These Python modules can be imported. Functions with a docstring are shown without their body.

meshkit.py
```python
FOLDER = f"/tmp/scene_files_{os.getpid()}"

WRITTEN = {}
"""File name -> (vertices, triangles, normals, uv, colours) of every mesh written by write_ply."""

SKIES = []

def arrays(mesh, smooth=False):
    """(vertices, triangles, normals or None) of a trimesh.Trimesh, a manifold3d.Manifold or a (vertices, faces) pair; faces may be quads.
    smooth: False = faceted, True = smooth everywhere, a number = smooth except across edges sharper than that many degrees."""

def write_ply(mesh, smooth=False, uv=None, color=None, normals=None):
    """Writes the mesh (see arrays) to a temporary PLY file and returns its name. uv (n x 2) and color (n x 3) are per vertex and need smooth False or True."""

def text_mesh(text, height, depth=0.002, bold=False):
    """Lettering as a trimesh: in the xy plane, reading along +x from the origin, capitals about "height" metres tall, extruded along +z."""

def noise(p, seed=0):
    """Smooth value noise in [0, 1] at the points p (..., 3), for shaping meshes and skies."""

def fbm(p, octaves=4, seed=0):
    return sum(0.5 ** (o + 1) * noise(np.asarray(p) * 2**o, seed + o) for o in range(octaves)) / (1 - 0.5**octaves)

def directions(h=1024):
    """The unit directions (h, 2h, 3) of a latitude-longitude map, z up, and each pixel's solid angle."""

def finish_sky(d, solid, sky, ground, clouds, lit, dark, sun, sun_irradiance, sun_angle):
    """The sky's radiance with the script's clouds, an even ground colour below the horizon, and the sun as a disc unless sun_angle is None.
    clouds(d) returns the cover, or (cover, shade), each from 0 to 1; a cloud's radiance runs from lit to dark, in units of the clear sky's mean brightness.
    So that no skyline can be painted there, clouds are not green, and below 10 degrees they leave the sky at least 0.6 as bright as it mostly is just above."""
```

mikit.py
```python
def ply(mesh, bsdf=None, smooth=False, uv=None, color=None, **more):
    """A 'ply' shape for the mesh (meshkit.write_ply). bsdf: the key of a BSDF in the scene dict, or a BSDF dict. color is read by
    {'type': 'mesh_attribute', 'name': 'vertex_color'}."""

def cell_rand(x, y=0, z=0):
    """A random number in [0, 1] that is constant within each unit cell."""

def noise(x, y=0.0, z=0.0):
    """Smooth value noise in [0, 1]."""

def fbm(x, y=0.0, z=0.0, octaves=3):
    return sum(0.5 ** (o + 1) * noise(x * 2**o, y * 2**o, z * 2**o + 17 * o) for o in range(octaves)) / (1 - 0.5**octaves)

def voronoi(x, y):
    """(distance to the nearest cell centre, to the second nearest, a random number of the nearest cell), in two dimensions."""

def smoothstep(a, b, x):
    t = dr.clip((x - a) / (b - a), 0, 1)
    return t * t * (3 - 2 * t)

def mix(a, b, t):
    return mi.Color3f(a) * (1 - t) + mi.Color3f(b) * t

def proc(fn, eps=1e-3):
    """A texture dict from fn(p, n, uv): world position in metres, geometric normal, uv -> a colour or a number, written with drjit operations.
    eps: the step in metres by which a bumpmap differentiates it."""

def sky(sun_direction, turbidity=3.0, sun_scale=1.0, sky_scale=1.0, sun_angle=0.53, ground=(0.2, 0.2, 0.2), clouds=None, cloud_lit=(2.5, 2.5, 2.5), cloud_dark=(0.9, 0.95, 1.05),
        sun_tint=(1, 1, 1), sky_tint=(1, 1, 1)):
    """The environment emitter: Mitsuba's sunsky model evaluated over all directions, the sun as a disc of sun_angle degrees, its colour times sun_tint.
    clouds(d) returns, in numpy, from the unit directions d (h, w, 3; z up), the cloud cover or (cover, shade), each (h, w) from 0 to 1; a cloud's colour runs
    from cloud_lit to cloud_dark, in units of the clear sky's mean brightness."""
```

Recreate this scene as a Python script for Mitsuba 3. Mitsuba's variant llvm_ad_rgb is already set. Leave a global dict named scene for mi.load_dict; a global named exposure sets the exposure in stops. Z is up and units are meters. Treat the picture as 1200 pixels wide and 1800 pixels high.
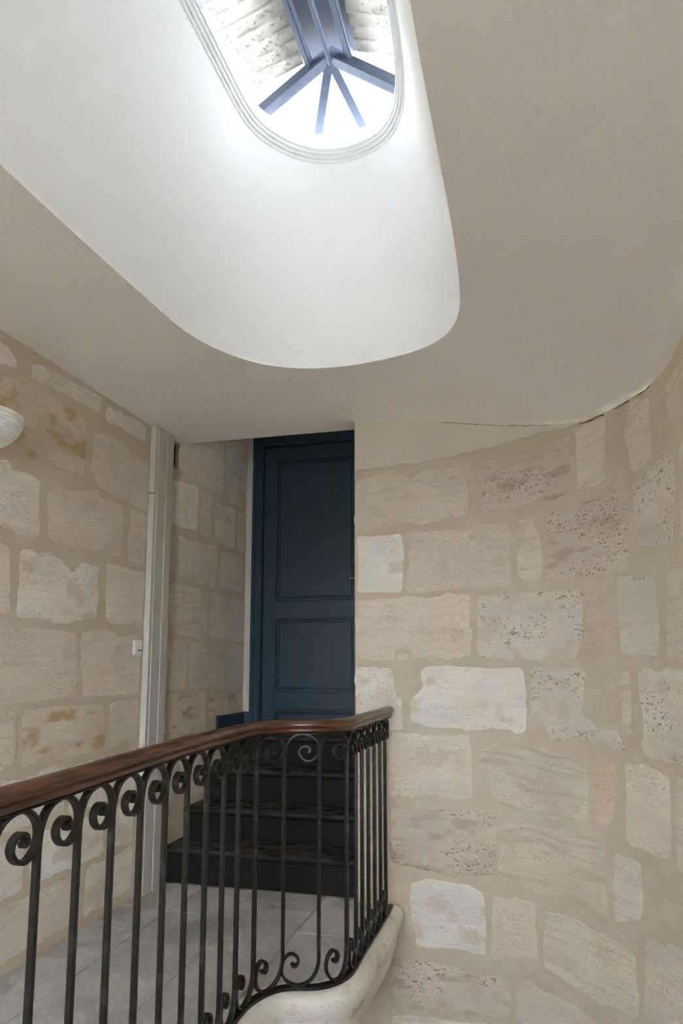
import math
import numpy as np
import trimesh
import shapely
import shapely.geometry as sg
import manifold3d as m3
import drjit as dr
import mitsuba as mi
import mikit
import meshkit
from mikit import proc, noise, fbm, cell_rand, smoothstep, mix
from scipy.interpolate import CubicSpline
from scipy.spatial import Delaunay

T = mi.ScalarTransform4f
scene, labels = {}, {}

# ------------------------------------------------------------------ camera, sky, exposure
PITCH, YAW, EYE = math.radians(7.78), math.radians(14.45), (0.0, 0.0, 1.08)
look = [-math.sin(YAW) * math.cos(PITCH), math.cos(YAW) * math.cos(PITCH), math.sin(PITCH)]
scene['camera'] = {
    'type': 'perspective', 'fov_axis': 'x', 'fov': math.degrees(2 * math.atan(600 / 1230.0)),
    'principal_point_offset_x': 0.0, 'principal_point_offset_y': -100 / 1800.0,
    'near_clip': 0.02, 'far_clip': 200.0,
    'to_world': T().look_at(origin=list(EYE), target=[EYE[k] + look[k] for k in range(3)], up=[0, 0, 1]),
}
scene['sky'] = mikit.sky((0.35, -0.3, 0.89), turbidity=4.0, ground=(0.35, 0.34, 0.32), sun_scale=0.0, clouds=lambda d: np.ones(d.shape[:2]),
                         cloud_lit=(0.93, 1.0, 1.10), cloud_dark=(0.93, 1.0, 1.10))
exposure = 7.82

# ------------------------------------------------------------------ helpers
RNG = np.random.default_rng(7)


def sm(key, mesh, bsdf, smooth=False, **kw):
    n, k = key, 0
    while n in scene:
        k += 1
        n = '%s_%03d' % (key, k)
    scene[n] = mikit.ply(mesh, bsdf, smooth, **kw)
    return n


def tag(key, label=None, category=None, group=None, kind=None):
    d = {}
    for a, b in (('label', label), ('category', category), ('group', group), ('kind', kind)):
        if b:
            d[a] = b
    labels[key] = d


def box(x0, x1, y0, y1, z0, z1, b=0.0):
    if b <= 0:
        m = trimesh.creation.box(extents=(x1 - x0, y1 - y0, z1 - z0))
        m.apply_translation(((x0 + x1) / 2, (y0 + y1) / 2, (z0 + z1) / 2))
        return m
    pts = []
    for sx in (0, 1):
        for sy in (0, 1):
            for sz in (0, 1):
                c = np.array([(x0, x1)[sx], (y0, y1)[sy], (z0, z1)[sz]], float)
                d = np.array([1 - 2 * sx, 1 - 2 * sy, 1 - 2 * sz]) * b
                for ax in range(3):
                    p = c + d
                    p[ax] = c[ax]
                    pts.append(p)
    return trimesh.convex.convex_hull(np.array(pts))


def join(*ms):
    return trimesh.util.concatenate([m for m in ms if m is not None])


def bar(p, q, w, h, up=(0, 0, 1)):
    """A straight bar of section w x h from p to q."""
    p, q = np.array(p, float), np.array(q, float)
    a = (q - p) / np.linalg.norm(q - p)
    s = np.cross(a, up)
    s /= np.linalg.norm(s)
    u = np.cross(s, a)
    pts = [e + s * sx * w / 2 + u * sy * h / 2 for e in (p, q) for sx in (-1, 1) for sy in (-1, 1)]
    return trimesh.convex.convex_hull(np.array(pts))


def prism(poly, z0, z1):
    m = trimesh.creation.extrude_polygon(poly, z1 - z0, engine='earcut')
    m.apply_translation((0, 0, z0))
    return m


def ring_sweep(rings, closed_profile=True, caps=True):
    """rings: (N, M, 3) successive cross-sections joined into a tube."""
    r = np.asarray(rings, float)
    n, m = r.shape[:2]
    v = r.reshape(-1, 3)
    f = []
    for i in range(n - 1):
        for j in range(m if closed_profile else m - 1):
            k = (j + 1) % m
            a, b, c, d = i * m + j, i * m + k, (i + 1) * m + k, (i + 1) * m + j
            f += [[a, b, c], [a, c, d]]
    if caps and closed_profile:
        for base, flip in ((0, True), ((n - 1) * m, False)):
            v = np.vstack([v, v[base:base + m].mean(0)])
            c = len(v) - 1
            for j in range(m):
                t = [base + j, base + (j + 1) % m, c]
                f.append(t[::-1] if flip else t)
    mesh = trimesh.Trimesh(v, np.array(f), process=False)
    if closed_profile and caps and mesh.volume < 0:
        mesh.invert()
    return mesh


def spline(pts, n):
    pts = np.asarray(pts, float)
    s = np.r_[0, np.cumsum(np.linalg.norm(np.diff(pts, axis=0), axis=1))]
    cs = CubicSpline(s, pts)
    fine = cs(np.linspace(0, s[-1], n * 8))
    l = np.r_[0, np.cumsum(np.linalg.norm(np.diff(fine, axis=0), axis=1))]
    t = np.linspace(0, l[-1], n)
    return np.stack([np.interp(t, l, fine[:, k]) for k in range(pts.shape[1])], 1)


def resample(pts, n):
    pts = np.asarray(pts, float)
    l = np.r_[0, np.cumsum(np.linalg.norm(np.diff(pts, axis=0), axis=1))]
    t = np.linspace(0, l[-1], n)
    return np.stack([np.interp(t, l, pts[:, k]) for k in range(pts.shape[1])], 1)


# ------------------------------------------------------------------ materials
def rgb(*c):
    return {'type': 'rgb', 'value': list(c)}


def srgb(r, g, b):
    c = np.array([r, g, b]) / 255.0
    return [float(x) for x in np.where(c <= 0.04045, c / 12.92, ((c + 0.055) / 1.055) ** 2.4)]


def mat(key, base, rough=0.6, bump=None, scale=1.0, two=True, **kw):
    d = {'type': 'principled', 'base_color': base if isinstance(base, dict) else rgb(*base), 'roughness': rough, **kw}
    if bump is not None:
        d = {'type': 'bumpmap', 'arbitrary': proc(bump, 8e-4), 'scale': scale, 'bsdf': d}
    scene[key] = {'type': 'twosided', 'bsdf': d} if two else d


def sel(i, k, a, b):
    return dr.select(dr.abs(i - k) < 0.5, mi.Color3f(a), b)


def stone_col(p, n, uv):
    ident, tone = dr.floor(uv.x), dr.floor(uv.y)
    r1, r2 = cell_rand(ident, 3), cell_rand(ident, 9)
    base = mix((0.66, 0.585, 0.50), (0.65, 0.59, 0.505), r1)
    base = sel(tone, 1, (0.70, 0.655, 0.595), base)
    base = sel(tone, 2, (0.635, 0.575, 0.475), base)
    base = sel(tone, 3, (0.59, 0.52, 0.435), base)
    base = sel(tone, 4, (0.635, 0.585, 0.505), base)
    base = sel(tone, 5, (0.58, 0.47, 0.365), base)
    base = sel(tone, 6, (0.635, 0.56, 0.46), base)
    base = sel(tone, 7, (0.62, 0.56, 0.46), base)
    base = sel(tone, 8, (0.76, 0.735, 0.685), base)
    base = sel(tone, 9, (0.61, 0.54, 0.44), base)
    base = base * (0.96 + 0.13 * r2)
    q = p + mi.Point3f(ident * 1.7, 0, 0)
    blotch = fbm(q.x * 6, q.y * 6, q.z * 6, 4)
    base = base * (0.88 + 0.24 * blotch)
    warm = smoothstep(0.5, 0.75, fbm(q.x * 4 + 9, q.y * 4, q.z * 5, 3))
    base = base * mix((1, 1, 1), (1.0, 0.965, 0.90), warm)
    bed = fbm(q.x * 5, q.y * 5, q.z * 55 + 6 * fbm(q.x * 3, q.y * 3, q.z * 3), 3)
    bedw = 0.04 + 0.05 * sel1(tone, 2) + 0.10 * sel1(tone, 7) + 0.04 * r1
    base = base * (1 - bedw * smoothstep(0.45, 0.75, bed))
    grain = fbm(q.x * 160, q.y * 160, q.z * 160, 2)
    base = base * (0.90 + 0.20 * grain)
    base = mix(base, mi.Color3f(0.53, 0.455, 0.36), 0.55 * smoothstep(0.56, 0.70, fbm(q.x * 8 + 2, q.y * 8, q.z * 9, 4)))
    # chisel flecks: short pale scratches
    fl = smoothstep(0.74, 0.82, noise(q.x * 45 + q.z * 30, q.y * 45 + q.z * 30, q.z * 130))
    base = base * (1 + 0.10 * fl * smoothstep(0.45, 0.6, blotch))
    # pits and dark specks in patches
    patch = smoothstep(0.40, 0.64, fbm(q.x * 6 + 3, q.y * 6, q.z * 9, 3))
    amt = 0.32 + 0.68 * sel1(tone, 3) + 0.5 * sel1(tone, 4)
    pit = smoothstep(0.62, 0.74, fbm(q.x * 105, q.y * 105, q.z * 120, 2)) * patch
    pit2 = smoothstep(0.66, 0.76, fbm(q.x * 42, q.y * 42, q.z * 50, 3)) * patch * (sel1(tone, 3) * 0.35 + sel1(tone, 4) + 0.15)
    base = mix(base, mi.Color3f(0.24, 0.155, 0.105), dr.clip(pit * amt, 0, 0.8))
    base = mix(base, mi.Color3f(0.29, 0.225, 0.15), dr.clip(pit2 * 0.75, 0, 0.8))
    smudge = smoothstep(0.52, 0.72, fbm(q.x * 9, q.y * 9, q.z * 20, 4)) * sel1(tone, 3)
    base = mix(base, mi.Color3f(0.36, 0.275, 0.20), smudge * 0.45)
    # ochre stain where the surface layer of the stone has come off
    och = smoothstep(0.5, 0.72, fbm(q.x * 9, q.y * 9, q.z * 16, 4)) * (sel1(tone, 6) + 0.9 * sel1(tone, 9))
    base = mix(base, mi.Color3f(0.46, 0.31, 0.14), dr.clip(och * 0.8, 0, 0.9))
    return base


def sel1(i, k):
    return dr.select(dr.abs(i - k) < 0.5, mi.Float(1), mi.Float(0))


def stone_bump(p, n, uv):
    tone = dr.floor(uv.y)
    h = fbm(p.x * 120, p.y * 120, p.z * 120, 2) * 0.9 + fbm(p.x * 26, p.y * 26, p.z * 40, 3) * 2.2
    pit = smoothstep(0.74, 0.86, noise(p.x * 48, p.y * 48, p.z * 60)) * (0.3 + sel1(tone, 4) + sel1(tone, 3))
    return (h - pit * 1.0) * 1e-3


def mortar_col(p, n, uv):
    b = mix((0.525, 0.452, 0.35), (0.59, 0.522, 0.415), fbm(p.x * 5, p.y * 5, p.z * 5, 4))
    b = b * mix((1.0, 0.97, 0.94), (0.99, 1.0, 0.97), smoothstep(0.4, 0.6, fbm(p.x * 2.2 + 5, p.y * 2.2, p.z * 2.2, 3)))
    smear = smoothstep(0.52, 0.66, fbm(p.x * 9 + 3, p.y * 9, p.z * 12, 4))
    b = mix(b, mi.Color3f(0.60, 0.535, 0.45), smear * 0.5)
    g = fbm(p.x * 150, p.y * 150, p.z * 150, 2)
    return b * (0.92 + 0.16 * g)


def mortar_bump(p, n, uv):
    return (fbm(p.x * 110, p.y * 110, p.z * 110, 2) * 0.7 + fbm(p.x * 20, p.y * 20, p.z * 20, 3) * 1.6) * 1e-3


def plaster_col(p, n, uv):
    b = mix((0.765, 0.755, 0.73), (0.81, 0.80, 0.775), fbm(p.x * 3, p.y * 3, p.z * 3, 4))
    fine = fbm(p.x * 90, p.y * 90, p.z * 90, 2)
    speck = smoothstep(0.80, 0.86, noise(p.x * 30, p.y * 30, p.z * 30)) * smoothstep(0.62, 0.75, noise(p.x * 5 + 8, p.y * 5, p.z * 5))
    return mix(b * (0.975 + 0.05 * fine), mi.Color3f(0.45, 0.40, 0.35), speck * 0.12)


def plaster_bump(p, n, uv):
    return (fbm(p.x * 70, p.y * 70, p.z * 70, 2) * 0.35 + fbm(p.x * 9, p.y * 9, p.z * 9, 2) * 1.5) * 1e-3


def slab_col(p, n, uv):
    ident = dr.floor(uv.x)
    r = cell_rand(ident, 5)
    b = mix((0.39, 0.385, 0.375), (0.46, 0.45, 0.43), r)
    cl = fbm(p.x * 7 + ident * 2.3, p.y * 7, p.z, 4)
    b = b * (0.78 + 0.44 * cl)
    rust = smoothstep(0.6, 0.8, fbm(p.x * 3.1 + 40, p.y * 3.1, 0.5, 3))
    b = b * mix((1, 1, 1), (1.12, 0.97, 0.83), rust)
    dark = smoothstep(0.58, 0.66, fbm(p.x * 4 + 11, p.y * 4, 0.3, 4))
    b = b * (1 - 0.22 * dark)
    sc = smoothstep(0.74, 0.8, noise(p.x * 60 + p.y * 40, p.y * 20 - p.x * 12, 3.0))
    return b * (0.93 + 0.14 * fbm(p.x * 140, p.y * 140, 0, 2)) * (1 + 0.10 * sc)


def slab_bump(p, n, uv):
    return (fbm(p.x * 60, p.y * 60, p.z * 60, 3) * 0.7 + fbm(p.x * 8, p.y * 8, 1, 2) * 1.2) * 1e-3


def edge_col(p, n, uv):
    b = mix((0.62, 0.59, 0.52), (0.72, 0.69, 0.62), fbm(p.x * 8, p.y * 8, p.z * 8, 4))
    st = smoothstep(0.55, 0.72, fbm(p.x * 13 + 2, p.y * 13, p.z * 22, 4))
    b = mix(b, mi.Color3f(0.40, 0.30, 0.19), st * 0.5)
    sp = smoothstep(0.78, 0.86, noise(p.x * 90, p.y * 90, p.z * 90))
    return mix(b, mi.Color3f(0.33, 0.25, 0.18), sp * 0.35)


def step_col(p, n, uv):
    b = mix((0.012, 0.0102, 0.0092), (0.022, 0.019, 0.0175), fbm(p.x * 6, p.y * 22, p.z * 22, 4))
    wear = smoothstep(0.28, 0.66, fbm(p.x * 16, p.y * 26, p.z * 10, 4)) * dr.clip(n.z * 2 - 0.3, 0, 1)
    return mix(b, mi.Color3f(0.075, 0.069, 0.064), wear * 0.75)


def step_bump(p, n, uv):
    return fbm(p.x * 12, p.y * 90, p.z * 90, 3) * 1.4e-3


def wood_col(p, n, uv):
    g = fbm(p.x * 14, p.y * 9, p.z * 90, 3)
    b = mix((0.050, 0.0185, 0.010), (0.118, 0.044, 0.022), smoothstep(0.3, 0.72, g))
    k = smoothstep(0.6, 0.75, fbm(p.x * 30, p.y * 14, p.z * 60, 3))
    return mix(b, mi.Color3f(0.024, 0.010, 0.006), k * 0.5)


def iron_col(p, n, uv):
    w = smoothstep(0.58, 0.72, fbm(p.x * 40, p.y * 40, p.z * 28, 3))
    return mix((0.008, 0.008, 0.0075), (0.022, 0.0225, 0.0215), w)


def iron_bump(p, n, uv):
    return fbm(p.x * 130, p.y * 130, p.z * 130, 2) * 0.9e-3


def door_col(p, n, uv):
    return mix((0.017, 0.042, 0.062), (0.021, 0.048, 0.070), fbm(p.x * 5, p.y * 5, p.z * 5, 3)) * (0.97 + 0.06 * fbm(p.x * 8, 0, p.z * 120, 2))


def sheet_col(p, n, uv):
    b = mi.Color3f(0.125, 0.120, 0.105)
    d = smoothstep(0.50, 0.75, fbm(p.x * 16, p.y * 26, p.z * 16, 4))
    line = smoothstep(0.80, 0.98, dr.cos((p.y + 0.006 * noise(p.x * 12, p.y * 3, 1)) / 0.056 * 6.2832 + 1.57)) * smoothstep(0.25, 0.55, fbm(p.x * 22, p.y * 30, 2, 3))
    sp = dr.maximum(smoothstep(0.60, 0.72, fbm(p.x * 120, p.y * 120, p.z * 120, 2)) * smoothstep(0.4, 0.6, fbm(p.x * 7, p.y * 7, 3, 3)), line * 0.8)
    b = mix(b, mi.Color3f(0.062, 0.056, 0.044), d * 0.6)
    return mix(b, mi.Color3f(0.035, 0.030, 0.022), sp * 0.6)


def frame_col(p, n, uv):
    return mix((0.060, 0.075, 0.115), (0.11, 0.13, 0.18), fbm(p.x * 20, p.y * 20, p.z * 20, 4))


mat('m_stone', proc(stone_col), 0.92, stone_bump, 1.7, specular=0.2)
mat('m_mortar', proc(mortar_col), 0.95, mortar_bump, specular=0.15)
mat('m_plaster', proc(plaster_col), 0.9, plaster_bump, specular=0.2)
mat('m_shaft', (0.865, 0.875, 0.875), 0.7, plaster_bump, 0.6, specular=0.3)
mat('m_band', (0.62, 0.58, 0.49), 0.85, plaster_bump, 0.6, specular=0.2)
mat('m_slab', proc(slab_col), 0.62, slab_bump, specular=0.4)
mat('m_edge', proc(edge_col), 0.55, mortar_bump, 0.5, specular=0.4)
mat('m_step', proc(step_col), 0.6, step_bump, specular=0.15)
mat('m_wood', proc(wood_col), 0.30, None, specular=0.5, clearcoat=0.7, clearcoat_gloss=0.92)
mat('m_iron', proc(iron_col), 0.42, iron_bump, 0.6, specular=0.42)
mat('m_door', proc(door_col), 0.42, None, specular=0.45)
mat('m_trim', (0.56, 0.535, 0.49), 0.5, None, specular=0.4)
mat('m_trim_dark', (0.03, 0.027, 0.024), 0.8)
mat('m_timber', proc(step_col), 0.85, step_bump, specular=0.1)
mat('m_white', (0.80, 0.80, 0.78), 0.35, None, specular=0.5)
mat('m_slot', (0.012, 0.012, 0.012), 0.5)
mat('m_lamp', (0.86, 0.87, 0.85), 0.4, None, specular=0.5)
mat('m_steel', (0.60, 0.58, 0.54), 0.32, None, metallic=1.0)
mat('m_frame', proc(frame_col), 0.5, None, specular=0.4)
mat('m_cap', (0.030, 0.036, 0.056), 0.6, None, specular=0.3)
mat('m_rim', (0.80, 0.81, 0.81), 0.6, None, specular=0.3)
scene['m_sheet'] = {'type': 'principledthin', 'base_color': proc(sheet_col), 'roughness': 0.8, 'diff_trans': 1.1, 'spec_trans': 0.0}
scene['m_glass'] = {'type': 'thindielectric', 'int_ior': 1.5}
scene['m_roof_glass'] = {'type': 'thindielectric', 'int_ior': 1.5, 'specular_transmittance': rgb(0.56, 0.57, 0.575)}    # old, dusty roof glass

# ------------------------------------------------------------------ the room's plan
XL, HC, YB = -1.80, 2.289, -2.2                 # left wall face, ceiling height, wall behind
CX, CY, RR = -0.5, 2.35, 1.0                    # the curved end of the stairwell
TH0 = math.acos(-0.285)
SC = TH0 * RR                                   # arc length where the curve becomes straight
CORNER = (CX + RR * math.cos(TH0), CY + RR * math.sin(TH0))
YD = 4.40                                       # door plane


def right_pt(s, z, d):
    """A point of the right wall: s along the wall from its corner, z up, d out of its face into the room."""
    s, z, d = (np.asarray(a, float) for a in (s, z, d))
    th = TH0 - np.minimum(s, SC) / RR
    r = RR - d
    x, y = CX + r * np.cos(th), CY + r * np.sin(th)
    return np.stack([x, y - np.maximum(s - SC, 0), z + 0 * s], -1)


def left_pt(y, z, d):
    y, z, d = (np.asarray(a, float) for a in (y, z, d))
    return np.stack([XL + d + 0 * y, y, z + 0 * y], -1)


# height of the ceiling where it meets the right wall: level by the corner, then sinking towards the curve
ZS = np.array([0.0, 0.30, 0.52, 0.72, 0.95, 1.09, 1.20, 1.45, 1.70, 6.0])
ZC = np.array([HC, HC, 2.247, 2.198, 2.139, 2.102, 2.083, 2.075, 2.066, 2.066])


def wall_s(x, y):
    th = np.clip(np.arctan2(y - CY, x - CX), 0, TH0)
    return np.where(y < CY, SC + CY - y, (TH0 - th) * RR)


# ------------------------------------------------------------------ walls
pocket = box(-1.95, -1.79, 3.345, 3.407, 2.142, 2.286)
wl = m3.Manifold(m3.Mesh(np.array(box(-2.05, XL - 0.0025, YB - 0.2, YD + 0.02, -2.6, 2.80).vertices, np.float32),
                         np.array(box(-2.05, XL - 0.0025, YB - 0.2, YD + 0.02, -2.6, 2.80).faces, np.uint32)))
wl = wl - m3.Manifold(m3.Mesh(np.array(pocket.vertices, np.float32), np.array(pocket.faces, np.uint32)))
sm('wall_left', wl, 'm_mortar')
sm('wall_left__timber_end', join(box(-1.90, -1.825, 3.347, 3.405, 2.146, 2.284, 0.003), box(-1.828, -1.822, 3.352, 3.372, 2.20, 2.276, 0.002)), 'm_timber')
tag('wall_left__timber_end', 'dark end of an old timber in a small hole under the ceiling')
tag('wall_left', 'pale limestone block wall with tan mortar on the left of the landing', kind='structure')

ss = np.r_[np.linspace(0, SC, 72), np.linspace(SC, SC + CY - YB, 12)[1:]]
inner = right_pt(ss, 0 * ss, -0.0025 + 0 * ss)[:, :2]
plan = [(CORNER[0], YD + 0.02)] + [tuple(p) for p in inner] + [(0.8, YB), (0.8, 3.75), (-0.2, YD + 0.02)]
sm('wall_right', prism(sg.Polygon(plan), -2.6, HC - 0.002), 'm_mortar', 25)
tag('wall_right', 'curved limestone block wall with wide tan mortar joints round the stairwell', kind='structure')
sm('wall_back', join(box(XL - 0.3, 0.6, YD + 0.075, YD + 0.25, -2.7, 2.9), box(XL - 0.2, CORNER[0] + 0.01, 3.36, 3.6, -2.7, -0.02), box(CORNER[0] + 0.003, -0.3, 3.44, YD + 0.1, HC - 0.01, 2.9)), 'm_plaster')
tag('wall_back', 'shaded plaster wall round the blue door', kind='structure')
WX0, WX1, WZ0, WZ1 = -1.15, 0.46, 0.55, 2.06
sm('wall_front', join(box(-2.0, WX0, YB - 0.2, YB, -2.6, 2.6), box(WX1, 0.8, YB - 0.2, YB, -2.6, 2.6), box(WX0, WX1, YB - 0.2, YB, -2.6, WZ0), box(WX0, WX1, YB - 0.2, YB, WZ1, 2.6)), 'm_plaster')
tag('wall_front', 'plaster wall behind the viewer', kind='structure')
# the tall stair window behind the viewer: its daylight comes from there, and the handrail mirrors it
XM = (WX0 + WX1) / 2
sm('window_2__frame', join(*[box(a, b, YB - 0.11, YB - 0.05, c, d, 0.004) for a, b, c, d in ((WX0, WX0 + 0.05, WZ0, WZ1), (WX1 - 0.05, WX1, WZ0, WZ1), (XM - 0.035, XM + 0.035, WZ0, WZ1),
                                                                                        (WX0, WX1, WZ0, WZ0 + 0.06), (WX0, WX1, WZ1 - 0.05, WZ1), (WX0, WX1, 1.30, 1.34))]), 'm_trim')
for a, b in ((WX0, XM), (XM, WX1)):
    for c, d in ((WZ0, 1.32), (1.32, WZ1)):
        sm('window_2__pane', trimesh.Trimesh([(a, YB - 0.08, c), (b, YB - 0.08, c), (b, YB - 0.08, d), (a, YB - 0.08, d)], [[0, 1, 2], [0, 2, 3]], process=False), 'm_glass')
tag('window_2', 'tall stair window behind the viewer', kind='structure')

NOISE_ID = [0]


def stone(pt, outline, tone, parent, zmax=None, proud=0.0):
    """One wall stone: an irregular outline in wall coordinates, its edge bedded in the mortar, its face slightly uneven."""
    NOISE_ID[0] += 1
    ident = NOISE_ID[0]
    poly = sg.Polygon(outline).buffer(0)
    poly = poly.buffer(-0.022).buffer(0.022)
    poly = max(getattr(poly, 'geoms', [poly]), key=lambda g: g.area) if not poly.is_empty else sg.Polygon(outline)
    L = poly.exterior.length
    n = int(np.clip(L / 0.016, 16, 120))
    ring = np.array([poly.exterior.interpolate(k / n, normalized=True).coords[0] for k in range(n)])
    if not sg.Polygon(ring).exterior.is_ccw:
        ring = ring[::-1]
    tan = np.roll(ring, -1, 0) - np.roll(ring, 1, 0)
    nor = np.stack([tan[:, 1], -tan[:, 0]], 1)
    nor /= np.linalg.norm(nor, axis=1, keepdims=True) + 1e-9
    q = np.c_[ring * 9, np.full(n, ident * 3.7)]
    q2 = np.c_[ring * 34, np.full(n, ident * 1.3)]
    amp = (meshkit.noise(q, 3) - 0.55) * 0.024 + (meshkit.noise(q2, 5) - 0.5) * 0.016
    ring = ring + nor * amp[:, None]
    if zmax is not None:
        ring[:, 1] = np.minimum(ring[:, 1], zmax(ring[:, 0]))
    top = ring - nor * 0.006
    if not sg.Polygon(top).is_valid:
        top = ring * 0.985 + ring.mean(0) * 0.015
    tp = sg.Polygon(top).buffer(0)
    tp = max(getattr(tp, 'geoms', [tp]), key=lambda g: g.area)
    x0, y0, x1, y1 = tp.bounds
    gx, gy = np.meshgrid(np.arange(x0, x1, 0.05), np.arange(y0, y1, 0.05))
    g = np.c_[gx.ravel(), gy.ravel()] + np.random.default_rng(ident).uniform(-0.012, 0.012, (gx.size, 2))
    ins = tp.buffer(-0.016)
    g = g[shapely.contains_xy(ins, g[:, 0], g[:, 1])] if not ins.is_empty else np.zeros((0, 2))
    pts = np.vstack([top, g])
    tri = Delaunay(pts).simplices
    c = pts[tri].mean(1)
    tri = tri[shapely.contains_xy(sg.Polygon(top).buffer(1e-5), c[:, 0], c[:, 1])]
    a, b, cc = (pts[tri[:, k]] for k in range(3))
    neg = ((b - a)[:, 0] * (cc - a)[:, 1] - (b - a)[:, 1] * (cc - a)[:, 0]) < 0
    tri[neg] = tri[neg][:, ::-1]
    d = proud + (meshkit.fbm(np.c_[pts * 7, np.full(len(pts), ident)], 3, 2) - 0.5) * 0.005
    d[:n] = proud - 0.0005
    m = len(pts)
    P = pt(np.r_[pts[:, 0], ring[:, 0]], np.r_[pts[:, 1], ring[:, 1]], np.r_[d, np.full(n, -0.0045)])
    band = []
    for k in range(n):
        k2 = (k + 1) % n
        band += [[k, m + k, m + k2], [k, m + k2, k2]]
    f = np.vstack([tri, np.array(band)])
    # faces look into the room
    mesh = trimesh.Trimesh(P, f, process=False)
    nz = np.cross(P[tri[0, 1]] - P[tri[0, 0]], P[tri[0, 2]] - P[tri[0, 0]])
    e = pt(np.array([pts[tri[0, 0], 0]]), np.array([pts[tri[0, 0], 1]]), np.array([0.1]))[0] - P[tri[0, 0]]
    if nz @ e < 0:
        mesh.invert()
    uv = np.tile([[ident + 0.5, tone + 0.5]], (len(P), 1))
    sm(parent + '__stone', mesh, 'm_stone', True, uv=uv)


def read(text):
    for line in text.strip().split('\n'):
        t, rest = line.split(':')
        yield int(t), [tuple(map(float, q.split(','))) for q in rest.split()]


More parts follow.
